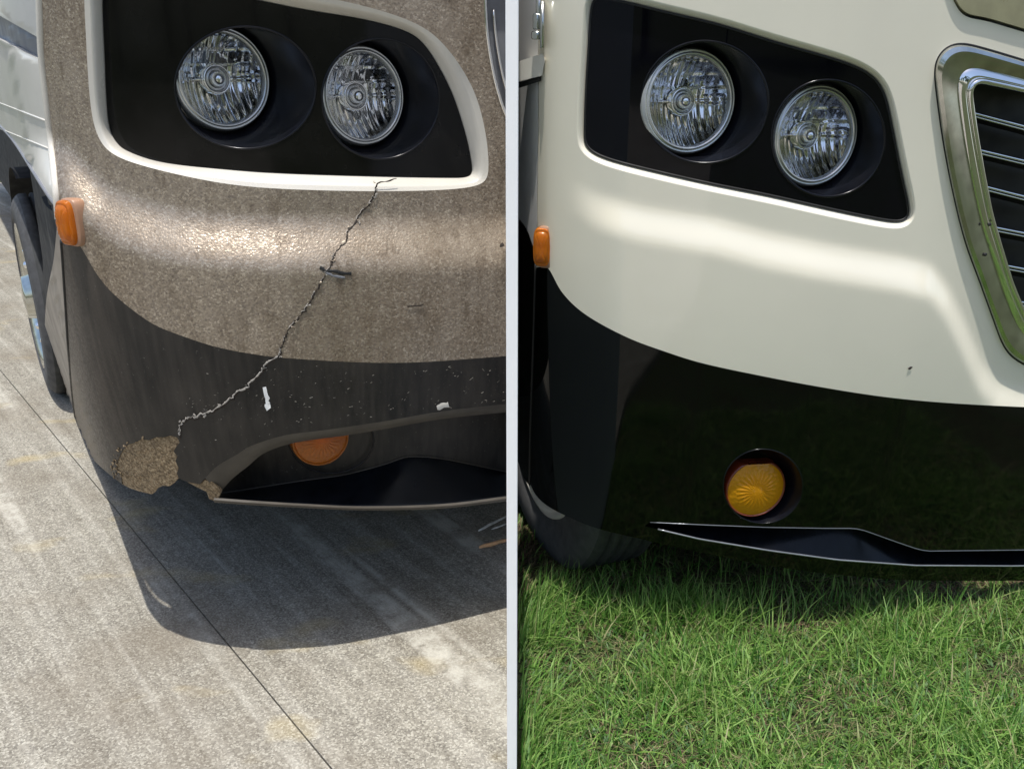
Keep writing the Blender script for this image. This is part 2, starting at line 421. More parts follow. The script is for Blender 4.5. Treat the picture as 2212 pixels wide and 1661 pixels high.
# ------------------------------------------------------------------ body surfaces
def table(pts, sm=.05, dy=0.0):
    P = np.array(sorted(pts)); P = P.astype(float); P[:, 1] += dy; xs = np.arange(P[0, 0], P[-1, 0], .004); ys = np.interp(xs, P[:, 0], P[:, 1]); k = int(sm / .004) | 1
    w = np.hanning(k + 2); w /= w.sum(); pad = len(w) // 2
    lo = ys[0] + (ys[1] - ys[0]) * np.arange(-pad, 0); hi = ys[-1] + (ys[-1] - ys[-2]) * np.arange(1, pad + 1)
    ys = np.convolve(np.r_[lo, ys, hi], w, 'valid')
    return lambda x: np.interp(x, xs, ys[:len(xs)])
planL = table([(-6.4, 10.73), (-1.17, 2.27), (-1.10, 2.15), (-1.02, 2.00), (-.93, 1.88), (-.84, 1.79), (-.72, 1.735), (-.585, 1.715), (-.42, 1.735), (-.2, 1.81), (.05, 1.92), (.4, 2.08)], .16, -.05)
planR = table([(-.6, 3.3), (-.05, 2.3), (.03, 1.99), (.055, 1.93), (.085, 1.885), (.13, 1.85), (.22, 1.81), (.4, 1.775), (.62, 1.77), (.85, 1.79), (1.1, 1.845), (1.6, 1.97)], .07, .04)
def bendL(z): return .16 * np.clip(.95 - z, -1, 1) * np.clip(.95 - z, 0, 1) + .03 * np.clip(.95 - z, -1, 1)
def bendR(z): return .10 * np.clip(.9 - z, 0, 1) ** 2 + .04 * np.clip(.9 - z, -1, 1)
def baseL(x, z): return planL(x) + bendL(z)
def baseR(x, z): return planR(x) + bendR(z)
rl = hit([(150, 360), (190, 400), (225, 440), (270, 468), (350, 496), (450, 512), (600, 520), (800, 520), (1000, 517), (1130, 515)], baseL)
ridL = table([(p[0], p[2]) for p in rl] + [(-4.4, rl[0][2] + .05), (.4, rl[-1][2])], .05)
rr_ = hit([(1170, 400), (1247, 430), (1289, 455), (1385, 482), (1545, 508), (1646, 536), (1773, 562), (1944, 590), (2005, 606), (2040, 650), (2072, 715), (2114, 809), (2148, 850), (2200, 866), (2300, 880)], baseR)
ridR = table([(p[0], p[2]) for p in rr_] + [(-.6, rr_[0][2]), (1.6, rr_[-1][2])], .03)
def surfL(x, z):
    A = .055 * smoothstep((x + 1.10) / .26); w = .055
    return baseL(x, z) - A * smoothstep((ridL(x) + w - z) / (2 * w)) 
def surfR(x, z):
    A = .022 * smoothstep((x - .10) / .12); w = .042
    f = baseR(x, z) - A * smoothstep((ridR(x) + w - z) / (2 * w))
    return f
def surfLp(x, z): return planL(x) + .03 * (.95 - z)
def surfRp(x, z): return planR(x) + .04 * (.9 - z)

# ------------------------------------------------------------------ lamps
def headlamp(veh, px, ry, yaw, surf, depth, opening, mats, seed, bead):
    """bucket in the black panel, chrome ring, fluted reflector, bulb shield and clear lens"""
    C = hit([px], surf, depth)[0]; d = rays([px])[0]; r = ry * np.linalg.norm(C - CAMP) / np.linalg.norm(d) / FP
    w = np.array([math.sin(R(yaw)), -math.cos(R(yaw)), 0.04]); u, v, w = frame(w)
    n = 96; t = np.linspace(0, 2 * math.pi, n, endpoint=False)
    # opening on the panel (angles run clockwise on the page, so flip)
    op = ellipse(*opening, n=n); th = np.arctan2(-(op[:, 1] - opening[0][1]), op[:, 0] - opening[0][0])
    A = hit(op, surf, 0); sgn = 1 if u[0] > 0 else -1
    B = np.array([C - w * .012 + r * 1.05 * (math.cos(a) * sgn * u + math.sin(a) * v) for a in th])
    bk = join([loft3(A, B, 8), tube(A + np.array([0, .0005, 0]), bead, 8, True)])
    add('headlight_bucket', bk, M[mats[0]], veh)
    ring = lathe([(r * .86, -.006), (r * .875, .004), (r * .90, .0075), (r * .93, .006), (r * .945, .002), (r * .965, .0055), (r * .985, .0045), (r * 1.02, -.002), (r * 1.04, -.02)], C, w, 96)
    hl = add('headlight', ring, M['ring'], veh)
    # reflector with fluted lower half and faceted upper half
    R0 = r * .875; nr, na = 30, 160; V = []; F = []
    for i in range(nr + 1):
        q = i / nr
        for k in range(na):
            a = 2 * math.pi * k / na; rad = R0 * q; x = rad * math.cos(a); y = rad * math.sin(a)
            h = -.050 * (1 - q * q) - .004
            fl = math.sin(x * 2 * math.pi / .0135) * .0016
            blk = ((math.floor(x / .021) * 37 + math.floor(y / .026) * 17) % 7 - 3) * .0006
            wgt = min(1, q * 2.2) * (1 if q < .97 else .3)
            h += wgt * (fl if y < .012 else (fl * .55 + blk * 1.6))
            if abs(y) < .003 and abs(x) > .02: h += .0025
            V.append(C + u * x + v * y + w * h)
    for i in range(nr):
        for k in range(na): F.append((i * na + k, i * na + (k + 1) % na, (i + 1) * na + (k + 1) % na, (i + 1) * na + k))
    add('reflector', (V, F), M['chrome'], hl)
    sh = join([lathe([(.001, -.008), (.006, -.0085), (.011, -.012), (.0135, -.018), (.014, -.034)], C, w, 32),
               lathe([(.0215, -.030), (.0235, -.024), (.026, -.024), (.028, -.030), (.027, -.046)], C, w, 40)])
    add('bulb_shield', sh, M['chrome'], hl)
    add('shield_collar', lathe([(.0145, -.034), (.0165, -.026), (.0195, -.027), (.021, -.034)], C, w, 32), M['ring'], hl)
    prof = [(.0005, .016)] + [(R0 * math.sin(k / 10 * math.pi / 2), .016 * math.cos(k / 10 * math.pi / 2) ** 1.2 + .001) for k in range(1, 11)]
    add('lens', lathe(prof, C, w, 72), M['glass'], hl)
    return C, r
def foglamp(veh, px, rad, yaw, surf, depth, mat, flat=None):
    C = hit([px], surf, depth)[0]; r = rad * np.linalg.norm(C - CAMP) / np.linalg.norm(rays([px])[0]) / FP
    u, v, w = frame(np.array([math.sin(R(yaw)), -math.cos(R(yaw)), .02])); nr, na = 22, 144; V = []; F = []
    def pt(x, y, h):
        if flat is not None: y = min(y, flat * r)
        return C + u * x + v * y + w * h
    for i in range(nr + 1):
        q = i / nr
        for k in range(na):
            a = 2 * math.pi * k / na; h = .014 * (1 - q * q)
            h += .0011 * math.sin(a * 24 + (i // 3) * math.pi) * math.sin(q * 30) * smoothstep(np.array(q * 3)) * (q < .9)
            V.append(pt(r * q * .93 * math.cos(a), r * q * .93 * math.sin(a), h))
    for i in range(nr):
        for k in range(na): F.append((i * na + k, i * na + (k + 1) % na, (i + 1) * na + (k + 1) % na, (i + 1) * na + k))
    fl = add('fog_lamp', (V, F), M[mat], veh)
    V = []; F = []
    for i in range(nr + 1):
        q = i / nr
        for k in range(na):
            a = 2 * math.pi * k / na
            V.append(pt(r * q * .93 * math.cos(a), r * q * .93 * math.sin(a), -.028 * (1 - q * q) + .0012 * math.cos(a * 30) * min(1, 3 * q) - .002))
    for i in range(nr):
        for k in range(na): F.append((i * na + k, i * na + (k + 1) % na, (i + 1) * na + (k + 1) % na, (i + 1) * na + k))
    add('reflector', (V, F), M['chrome'], fl)
    V = []; F = []; prof = [(.925, -.004), (.93, .003), (.97, .003), (1.0, -.003), (1.02, -.03)]
    for q, h in prof:
        for k in range(na): a = 2 * math.pi * k / na; V.append(pt(r * q * math.cos(a), r * q * math.sin(a), h))
    for i in range(len(prof) - 1):
        for k in range(na): F.append((i * na + k, i * na + (k + 1) % na, (i + 1) * na + (k + 1) % na, (i + 1) * na + k))
    add('rim', (V, F), M['amberd'] if mat == 'amberd' else M['ambrim'], fl)
    return C, r
M['ambrim'] = simple('amber_rim', (.16, .025, .008), .3, coat=.5)

def marker(veh, px, w_px, h_px, surf, yaw, base_dx, lift=0.0):
    C = hit([px], surf, -.007)[0]; k = np.linalg.norm(C - CAMP) / FP; w, h = w_px * k / 2, h_px * k / 2
    u, v, n = frame(np.array([math.sin(R(yaw)), -math.cos(R(yaw)), 0])); V = []; F = []; na = 40
    def sup(a, e=.55): c, s = math.cos(a), math.sin(a); return (abs(c) ** e * (1 if c > 0 else -1), abs(s) ** e * (1 if s > 0 else -1))
    prof = [(1, -.012), (1, .006), (.97, .010), (.90, .0125), (.84, .0115), (.80, .0125), (.74, .016), (.6, .0185), (.3, .019), (.02, .019)]
    for q, hh in prof:
        for i in range(na):
            x, y = sup(2 * math.pi * i / na); rib = .0006 * math.cos(y * 26) if .1 < q < .99 else 0
            V.append(C + u * x * w * q + v * y * h * q + n * (hh + rib))
    for i in range(len(prof) - 1):
        for j2 in range(na): F.append((i * na + j2, i * na + (j2 + 1) % na, (i + 1) * na + (j2 + 1) % na, (i + 1) * na + j2))
    mk = add('marker_light', (V, F), M['amberm'], veh, face=C + n)
    V2 = []; F2 = []
    for q, hh in [(1.22, -.02), (1.22, -.001), (1.1, .002), (.3, .003), (.01, .003)]:
        for i in range(na):
            x, y = sup(2 * math.pi * i / na); V2.append(C + u * (x * w * q + base_dx * k) + v * y * h * (1 + (q - 1) * .3) + n * (hh + lift))
    for i in range(4):
        for j2 in range(na): F2.append((i * na + j2, i * na + (j2 + 1) % na, (i + 1) * na + (j2 + 1) % na, (i + 1) * na + j2))
    add('lamp_base', (V2, F2), M['pink'], mk, face=C + n)

def wheel(veh, C, axis, r, width, rim_mat, tread_grooves=True, rimr=.62):
    """tyre with sidewall and grooved tread, dished rim, hub and lug nuts; axis points outwards"""
    u, v, w = frame(axis); h = width / 2
    prof = [(rimr * r, h * .75), (rimr * r * 1.03, h * .93), (.78 * r, h * 1.04), (.90 * r, h), (.955 * r, h * .90), (.985 * r, h * .80)]
    ty = lathe(prof, C, w, 96); add_t = add('tyre', ty, M['rubber'], veh)
    tp = [(.985 * r, h * .80)]; ng = 5
    for i in range(ng):
        a = h * (.70 - i * .35)
        tp += [(r, a), (r, a - h * .20), (r * .965, a - h * .23), (r * .965, a - h * .33)]
    tp += [(.985 * r, -h * .9), (.7 * r, -h), (.1 * r, -h)]
    add('tread', lathe(tp, C, w, 96), M['tread'], add_t)
    # inflated-side rings
    add('sidewall_ring', join([lathe([(q * r, h * 1.02 - abs(q - .78) * .05), (q * r + .003, h * 1.035 - abs(q - .78) * .05), (q * r + .006, h * 1.02 - abs(q - .78) * .05)], C, w, 96) for q in (.72, .86)]), M['rubber'], add_t)
    rm = add('rim', lathe([(rimr * r * 1.04, h * .80), (rimr * r * 1.02, h * .98), (rimr * r * .97, h * 1.0), (rimr * r * .90, h * .70), (rimr * r * .8, h * .35), (rimr * r * .66, h * .35), (rimr * r * .50, h * .62), (rimr * r * .32, h * .65), (rimr * r * .28, h * 1.15), (rimr * r * .05, h * 1.22)], C, w, 96, True), M[rim_mat], veh)
    for k in range(8):
        a = 2 * math.pi * k / 8 + .2; c = np.array(C) + rimr * r * .60 * (math.cos(a) * u + math.sin(a) * v) + w * h * .45
        add('lug_nut', lathe([(.019, 0), (.019, .022), (.015, .030), (.017, .036), (.012, .050), (.002, .054)], c, w, 12), M['chrome'], rm)

# ================================================================== LEFT VEHICLE (dusty, cracked)
VL = empty('motorhome', (-.9, 2.6, 0), 'dusty tan and black motorhome front with a cracked corner, parked on sunlit concrete', 'motorhome', 'motorhome fronts')
XR = 1098
seamL = cr([(86, -130), (92, 33), (96, 128), (110, 256), (128, 431), (134, 520), (137, 560), (143, 650), (150, 760), (158, 860), (170, 948)], 8)
iU = 5 * 8
outerL = [(186, -60), (184, 33), (188, 128), (194, 215), (203, 272), (222, 315), (255, 340), (320, 362), (450, 392), (580, 408), (800, 414), (960, 411), (1030, 402), (1055, 383), (1054, 330), (1049, 288), (1030, 208), (991, 137), (946, 83), (898, 50), (800, 16), (650, -16), (450, -58), (280, -95)]
innerL = [(228, -40), (224, 33), (228, 128), (232, 224), (239, 281), (256, 310), (279, 327), (351, 351), (479, 364), (600, 373), (810, 380), (960, 383), (1005, 382), (1018, 370), (1014, 335), (1004, 290), (978, 208), (946, 144), (914, 96), (875, 68), (780, 42), (640, 20), (450, -22), (280, -58)]
def soften(P, k):
    for _ in range(k): P = (np.roll(P, 1, 0) + P * 2 + np.roll(P, -1, 0)) / 4
    return P
oL = soften(cr(outerL, 8, True), 20); iL = soften(cr(innerL, 8, True), 9)
bandL = cr([(134, 520), (155, 523), (173, 532), (213, 598), (256, 645), (324, 696), (383, 722), (469, 750), (560, 767), (638, 775), (787, 783), (915, 782), (XR, 769)], 8)
# the grille surround cuts the upper right corner
grL = cr([(1046, -130), (1048, 0), (1053, 80), (1066, 160), (1082, 220), (XR, 262)], 6)
capL = np.vstack([seamL[:iU], bandL, [(XR, 700), (XR, 500), (XR, 300)], grL[::-1]])
add('front_cap', panel(capL, surfL, [oL], 9), M['dirty'], VL)
add('headlight_bezel', join([strip(oL, 0, oL * .72 + iL * .28, .004, surfL, 3, 1, True), ringfall(oL * .72 + iL * .28, iL, surfL, .004, lambda x, z: surfLp(x, z) + .030, .005)]), M['white'], VL)
e1L, e2L = ((530, 190), 152, 132), ((822, 214), 127, 130)
def pL(x, z): return surfLp(x, z) + .030
pan = add('headlight_panel', panel(iL + (iL - iL.mean(0)) * .004, pL, [ellipse(*e1L, n=96), ellipse(*e2L, n=96)], 12, 0, .01), M['pianol'], VL)
headlamp(VL, (481, 171), 107, 40, pL, .062, e1L, ('bucket',), 1, .0022)
headlamp(VL, (784, 208), 102, 40, pL, .056, e2L, ('bucket',), 2, .0022)
# grille surround at the edge of the bay
gsurf = lambda x, z: surfL(x, z) - .004
gpoly = np.vstack([grL, [(XR, 150), (XR, -130)]])
add('grille_surround', panel(gpoly, surfL, (), 10, .012, .02), M['grey'], VL)
gedge = hit(grL, surfL, 0); add('grille_edge', tube(gedge, .0035, 8), M['chrome'], VL)
g2 = hit(grL[8:] + np.array([17, -8]), surfL, .006); add('grille_edge', tube(g2, .003, 8), M['chrome'], VL)
# lower painted band and its damaged bottom edge
botL = [(170, 948), (192, 982), (226, 1016), (264, 1046), (298, 1060)]
bevT = cr([(443, 1033), (469, 1007), (511, 982), (545, 962), (616, 940), (701, 929), (829, 910), (957, 888), (XR, 872)], 6)
arch = cr([(475, 1063), (503, 1033), (536, 1007), (572, 978), (638, 956), (744, 941), (829, 927), (957, 905), (XR, 890)], 6)
brk = [(405, 1041), (386, 1033)]
patch_edge = [(262, 1030), (251, 1010), (256, 990), (266, 972), (277, 960), (290, 957), (305, 949), (322, 951), (338, 944), (352, 945), (368, 941), (383, 945), (388, 956), (380, 966), (375, 975), (383, 985), (379, 996), (386, 1010), (382, 1022), (386, 1033)]
bandpoly = np.vstack([bandL, [(XR, 820)], bevT[::-1], [(432, 1046)], brk, patch_edge[::-1][1:], [(264, 1046)], cr(botL[:4], 6)[::-1][1:], seamL[iU + 1:-1][::-1]])
add('lower_band', panel(bandpoly, surfL, (), 9), M['dblack'], VL)
patch = np.array([(264, 1046)] + patch_edge + [(378, 1042), (366, 1050), (352, 1049), (341, 1054), (335, 1063), (328, 1067), (312, 1064), (298, 1060), (280, 1054)], float)
def rough(P2, P3):
    n = np.sin(P2[:, 0] * .9) * np.cos(P2[:, 1] * .7) + rng.normal(0, .6, len(P2)); P3 = P3.copy(); P3[:, 1] += .0005 * n; return P3
add('bare_patch', panel(patch, surfL, (), 5, .0018, .012, warp=rough), M['primer'], VL, label='scraped corner with bare tan filler showing')
chip2 = np.array([(405, 1041), (432, 1046), (443, 1036), (458, 1040), (471, 1052), (477, 1064), (468, 1084), (452, 1077), (446, 1062), (425, 1052)], float)
add('bare_patch', panel(chip2, surfL, (), 5, .003, .012, warp=rough), M['primer'], VL)
# air intake
n_ = 60; A_ = resample(bevT, n_); B_ = resample(arch, n_)
M['lipm'] = simple('dusty_lip', (.058, .050, .040), .45, var=.25, vscale=18)
add('intake_lip', strip(A_, 0, B_, .016, surfL, 4, 1.6), M['lipm'], VL)
up = np.array([0, -22.0])
add('intake_reveal', strip(B_, .016, B_ + up, .10, surfL, 4), M['dblack'], VL)
backL = resample(cr([(470, 1066), (531, 1057), (659, 1037), (744, 1025), (829, 1003), (872, 988), (905, 986), (957, 991), (1042, 1008), (XR, 1020)], 6), n_)
add('intake_wall', strip(B_ + up, .10, backL, .10, surfL, 6), M['dblack'], VL)
lipU = resample(cr([(462, 1074), (531, 1080), (659, 1088), (787, 1093), (957, 1088), (XR, 1071)], 8), n_)
lipD = resample(cr([(462, 1085), (531, 1090), (659, 1097), (787, 1102), (957, 1098), (XR, 1082)], 8), n_)
M['shelfm'] = simple('dark_intake_shelf', (.003, .004, .006), .20, spec=.2, var=.4, vscale=30)
add('intake_shelf', strip(backL, .10, lipU, .004, surfL, 6), M['shelfm'], VL)
add('intake_crease', tube(hit(backL, surfL, .098), .0014, 6), M['lipm'], VL)
add('spoiler_edge', join([strip(lipU, .004, (lipU + lipD) / 2, -.002, surfL, 3), strip((lipU + lipD) / 2, -.002, lipD, .004, surfL, 3), strip(lipD, .004, lipD - np.array([0, 5]), .10, surfL, 3)]), M['lipm'], VL)
C, r = foglamp(VL, (693, 948), 62, 25, surfL, .066, 'amberd')
arcL = ellipse((715, 950), 92, 72, 60); A3 = hit(arcL, surfL, .090)
add('fog_bucket', join([tube(A3, .0018, 6, True)]), M['bucket'], VL)
# crack running up from the broken edge
crk = [(857, 372), (857, 386), (838, 392), (815, 397), (812, 412), (808, 424), (800, 438), (787, 453), (772, 474), (753, 496), (749, 512), (748, 522), (735, 534), (723, 551), (719, 562), (714, 573), (704, 590), (701, 598), (695, 609), (689, 620), (678, 634), (676, 645), (663, 662), (652, 676), (642, 692), (628, 706), (620, 718), (618, 728), (612, 739), (606, 752), (603, 769), (590, 776), (574, 786), (570, 796), (565, 803), (548, 820), (531, 837), (512, 845), (503, 858), (494, 862), (478, 876), (460, 888), (444, 892), (426, 901), (412, 901), (400, 907), (392, 912), (388, 922), (389, 933), (387, 945)]
def jag(P, k=4, amp=2.2):
    out = []
    for a, b in zip(P[:-1], P[1:]):
        a = np.array(a, float); b = np.array(b, float)
        for i in range(k):
            t = i / k; q = a * (1 - t) + b * t
            if i: q = q + rng.normal(0, amp, 2)
            out.append(q)
    out.append(np.array(P[-1], float)); return np.array(out)
def ribbon(P, w, surf, depth, wr=.5):
    T = np.gradient(P, axis=0); T /= np.linalg.norm(T, axis=1)[:, None] + 1e-9; Nn = np.stack([-T[:, 1], T[:, 0]], 1); n = len(P)
    ww = w * (1 + rng.uniform(-wr, wr, n)) / 2; A = P + Nn * ww[:, None]; B = P - Nn * ww[:, None]
    mid = hit(P, surf, depth - .0012); VA = hit(A, surf, depth); VB = hit(B, surf, depth); V = np.vstack([VA, mid, VB]); F = []
    for i in range(n - 1): F += [(i, i + 1, n + i + 1, n + i), (n + i, n + i + 1, 2 * n + i + 1, 2 * n + i)]
    return V, F
ctop = jag(crk[5:31], 4, 1.6); cbot = jag(crk[30:], 4, 1.8)
add('crack', ribbon(ctop, 3.6, surfL, -.0006, .6), M['crackd'], VL, label='dark jagged crack through the tan paint')
add('crack', ribbon(cbot + np.array([1.5, 3.0]), 4.0, surfL, -.0006, .6), M['crackd'], VL)  # dark ribbon offset below the fibres paints the shade of the break
segs = []
i = 0
while i < len(ctop) - 3:
    k = rng.integers(2, 6); segs.append(ribbon(ctop[i:i + k + 1] + np.array([-2.2, -1.0]), 1.6, surfL, -.0010, .7)); i += k + rng.integers(2, 7)
for i in range(0, len(cbot) - 2, 3): segs.append(ribbon(cbot[i:i + 4], 3.2, surfL, -.0012, .7))
for s_ in segs: add('frayed_fibre', s_, M['crackl'], VL)
add('crack', ribbon(jag(crk[1:6], 3, 1.0), 2.5, lambda x, z: surfL(x, z), -.001, .5), M['crackd'], VL)
for pts, w, mm, nm in (([(691, 578), (706, 586), (724, 586), (742, 591), (759, 592)], 7, 'seam', 'scuff'), ([(705, 588), (718, 596), (745, 600)], 5, 'grey', 'scuff'),
                       ([(880, 662), (905, 661), (915, 657)], 3, 'crackd', 'scuff'), ([(571, 836), (575, 855), (579, 872)], 8, 'paper', 'tape_tag'), ([(577, 872), (581, 884)], 12, 'paper', 'tape_tag'),
                       ([(944, 881), (955, 876), (969, 874)], 11, 'offwhite', 'paint_chip'), ([(1080, 530), (1088, 527)], 6, 'crackd', 'scuff')):
    add(nm, ribbon(jag(pts, 3, .8), w, surfL, -.0012, .25), M[mm], VL)
fl = []
for _ in range(110):
    x = rng.uniform(400, 1090); yb = np.interp(x, bandL[:, 0], bandL[:, 1]) + 12; yt = np.interp(x, bevT[:, 0], bevT[:, 1]) - 8
    if yt < yb: continue
    y = rng.uniform(yb, yt) if rng.random() < .6 else np.clip(rng.normal(880, 22), yb, yt)
    l = rng.uniform(1.5, 5) * (1 if rng.random() < .8 else 2); a = rng.normal(-.5, .5); 
    P = np.array([(x, y), (x + l * math.cos(a) / 2, y + l * math.sin(a) / 2), (x + l * math.cos(a), y + l * math.sin(a))]); fl.append(ribbon(P, rng.uniform(.7, 1.5), surfL, -.0006, .3))
add('scratches', join(fl), M['lipm2'] if 'lipm2' in M else simple('scratch_grey', (.16, .15, .13), .7), VL, kind='stuff')
pf = []
for _ in range(70):
    a = rng.uniform(1.7, 4.6); q_ = rng.uniform(1.0, 1.28); c_ = np.array([322 + 66 * q_ * math.cos(a), 1003 - 52 * q_ * math.sin(a) * (1 if rng.random() < .6 else .5)])
    l = rng.uniform(1.5, 8); b_ = rng.normal(1.2, .6); P = np.array([c_, c_ + l / 2 * np.array([math.cos(b_), math.sin(b_)]), c_ + l * np.array([math.cos(b_ + .2), math.sin(b_ + .2)])])
    if c_[0] > 200 and c_[1] < 1035 and c_[1] > 940: pf.append(ribbon(P, rng.uniform(1, 3.5), surfL, -.0008, .6))
add('primer_chips', join(pf), M['primer'], VL, kind='stuff')
for k in range(34):
    i = int(rng.integers(2, len(crk) - 2)); p = np.array(crk[i], float) + rng.normal(0, 2.5, 2); a = rng.uniform(0, 6.28); l = rng.uniform(4, 11)
    P = np.array([p, p + l * .5 * np.array([math.cos(a), math.sin(a)]) + rng.normal(0, 1, 2), p + l * np.array([math.cos(a + .3), math.sin(a + .3)])])
    add('paint_flake', ribbon(P, rng.uniform(1.5, 4.5), surfL, -.0025, .8), M['crackl'] if rng.random() < .5 else M['dirty'] if i < 30 else M['dblack'], VL)
# side seam, white edging and side panels
add('side_seam', tube(hit(seamL[iU:] + np.array([-1, 0]), surfL, .001), .0036, 8), M['seam'], VL)
edge = seamL[:iU - 4] + np.array([-4, 0]); add('edge_trim', tube(hit(edge, surfL, .002), .008, 8), M['white'], VL)
def sd(x, z): return surfL(x, z) + .015
def sL(x): return [p for p in x]
sTop = [(-40, -130), (80, -130), (84, 0), (86, 84), (30, 52), (-40, 12)]
sMid = [(-40, 12), (30, 52), (86, 84), (90, 131), (30, 101), (-40, 66)]
archL = cr([(126, 452), (100, 415), (62, 355), (30, 306), (-5, 268), (-40, 250)], 6)
sLow = np.vstack([[(-40, 66), (30, 101), (90, 131), (105, 256), (122, 420)], archL])
add('side_panel', panel(sTop, sd, (), 10), M['offwhite'], VL)
add('side_recess', panel(sMid, sd, (), 10, .02, .02), M['grey'], VL)  # shade of the recess is put into its grey colour
add('side_panel', panel(sLow, sd, (), 10), M['offwhite'], VL)
for a, b in (((-40, 208), (100, 262)), ((-40, 262), (106, 322))):
    add('side_crease', tube(hit(resample([a, b], 12), sd, -.001), .0018, 6), M['offwhite'], VL)
skirt = np.vstack([seamL[iU - 2:-1] + np.array([-3, 0]), [(168, 948)], cr([(160, 938), (138, 912), (114, 865), (98, 800), (96, 740), (99, 660), (106, 610), (116, 560), (122, 500), (126, 470)], 5)])
M['skirtm'] = simple('dusty_skirt', (.20, .17, .14), .4, var=.3, vscale=14)
add('side_skirt', panel(skirt, sd, (), 8), M['skirtm'], VL)
add('wheel_well_liner', panel([(62, 350), (128, 425), (146, 560), (160, 900), (130, 905), (104, 830), (98, 700), (92, 560), (74, 430)], sd, (), 8, .045, .0), M['dark'], VL)  # dark liner wall, added to stop sun coming through the arch opening
add('arch_edge', tube(hit(archL, sd, 0), .004, 8), M['grey'], VL)
# unseen slab added to keep sun out of the body, underbody and the wheel
def plan_poly(fn, xs, back, z0, z1, xend=None, off=0.0):
    fr = [(x, float(fn(np.array(x))) + off) for x in xs]; P = fr + ([(xs[-1], back), (xs[0], back)] if xend is None else xend)
    n = len(P); V = [(x, y, z0) for x, y in P] + [(x, y, z1) for x, y in P]
    F = [tuple(range(n))[::-1], tuple(range(n, 2 * n))] + [(i, (i + 1) % n, n + (i + 1) % n, n + i) for i in range(n)]
    return np.array(V), F
xsL = np.linspace(-5.6, -.01, 500)
add('sun_block_slab', plan_poly(planL, xsL, 9.6, 1.46, 1.54, None, -.025), M['offwhite'], VL, False)
xs2 = np.linspace(-5.4, -.012, 80); V, F = plan_poly(planL, xs2, 9.6, .48, 1.495, None, .30)
V[:, 0] = np.where(V[:, 0] < -1.0, V[:, 0] + .0, V[:, 0]); add('underbody', (V, F), M['dark'], VL, False)
add('light_leak_block', plan_poly(planL, np.linspace(-1.10, -.40, 70), 2.45, .62, .99, None, .035), M['dark'], VL, False)  # unseen dark box added inside the corner to stop sunlight leaking through
t_ = 1.22; Pw = np.array([-1.17 - .618 * t_, 2.27 + t_]); ax = np.array([-.85, -.527, 0]); cw = np.array([Pw[0], Pw[1], .40]) - ax * .115
wheel(VL, cw, ax, .40, .22, 'steel', rimr=.74)
u_, v_, w_ = frame(ax); V = []; F = []; m_ = 30
for k in range(m_):
    a = R(72 + 128 * k / (m_ - 1))
    for h_, q_ in ((.09, .50), (-.30, .50), (-.30, .02)): V.append(cw + w_ * h_ + q_ * (math.cos(a) * u_ + math.sin(a) * v_))
for k in range(m_ - 1):
    for e in (0, 1): F.append((3 * k + e, 3 * k + 3 + e, 3 * k + 4 + e, 3 * k + 1 + e))
add('wheel_well', (V, F), M['dark'], VL)

# ================================================================== RIGHT VEHICLE (cream, repaired)
VR = empty('motorhome', (.6, 2.6, HG), 'clean cream and gloss black motorhome front with a chrome grille, parked on green grass', 'motorhome', 'motorhome fronts')
inR = [(1276, 25), (1271, 96), (1265, 192), (1262, 288), (1266, 312), (1280, 329), (1321, 347), (1417, 371), (1545, 400), (1660, 422), (1773, 448), (1893, 473), (1940, 479), (1959, 470), (1963, 447), (1949, 384), (1933, 304), (1917, 224), (1901, 184), (1869, 154), (1806, 129), (1710, 102), (1646, 83), (1545, 51), (1465, 33), (1380, 12), (1310, -4), (1284, -2)]
iR = soften(cr(inR, 8, True), 16); T = np.roll(iR, -1, 0) - np.roll(iR, 1, 0); T /= np.linalg.norm(T, axis=1)[:, None]; nr_ = np.stack([-T[:, 1], T[:, 0]], 1)
if np.sum(nr_ * (iR - iR.mean(0))) < 0: nr_ = -nr_
oR = iR + nr_ * 17
# smooth out the outer loop
for _ in range(12): oR = (np.roll(oR, 1, 0) + oR * 2 + np.roll(oR, -1, 0)) / 4
seamR = cr([(1166, -130), (1164, 100), (1163, 300), (1161, 480), (1159, 570), (1155, 720), (1150, 868), (1147, 980), (1146, 1047)], 8); kU = 4 * 8
bandR = cr([(1159, 578), (1184, 580), (1216, 634), (1267, 681), (1353, 728), (1438, 760), (1523, 786), (1655, 814), (1773, 836), (1901, 856), (2029, 869), (2184, 878), (2260, 880)], 8)
grO = [(2260, 146), (2184, 123), (2130, 107), (2074, 93), (2045, 100), (2026, 120), (2018, 150), (2023, 208), (2039, 320), (2061, 431), (2085, 525), (2114, 604), (2148, 698), (2166, 745), (2190, 775), (2260, 810)]
grI = [(2260, 205), (2184, 188), (2145, 180), (2114, 174), (2104, 180), (2098, 190), (2097, 205), (2103, 256), (2119, 352), (2141, 463), (2163, 540), (2184, 608), (2205, 660), (2225, 700), (2240, 720), (2260, 740)]
def opens(P, k):
    P = P.copy()
    for _ in range(k): P[1:-1] = (P[:-2] + 2 * P[1:-1] + P[2:]) / 4
    return P
go = cr(grO, 8); gi = cr(grI, 8)
go = opens(np.vstack([resample(go[:41], 36), resample(go[40:], 130)[1:]]), 14); gi = opens(np.vstack([resample(gi[:41], 36), resample(gi[40:], 130)[1:]]), 10)
hoodg = opens(cr([(2040, -60), (2071, 30), (2125, 44), (2184, 62), (2260, 84)], 10), 20)
capR = np.vstack([seamR[:kU], bandR, [(2260, 840)], go[::-1], hoodg[::-1], [(2030, -130)]])
add('front_cap', panel(capR, surfR, [oR], 9), M['cream'], VR)
add('headlight_bezel', join([strip(oR, 0, oR * .6 + iR * .4, .005, surfR, 4, 1.6, True), ringfall(oR * .6 + iR * .4, iR, surfR, .005, lambda x, z: surfRp(x, z) + .012, .005, 6, 1.0)]), M['cream'], VR)
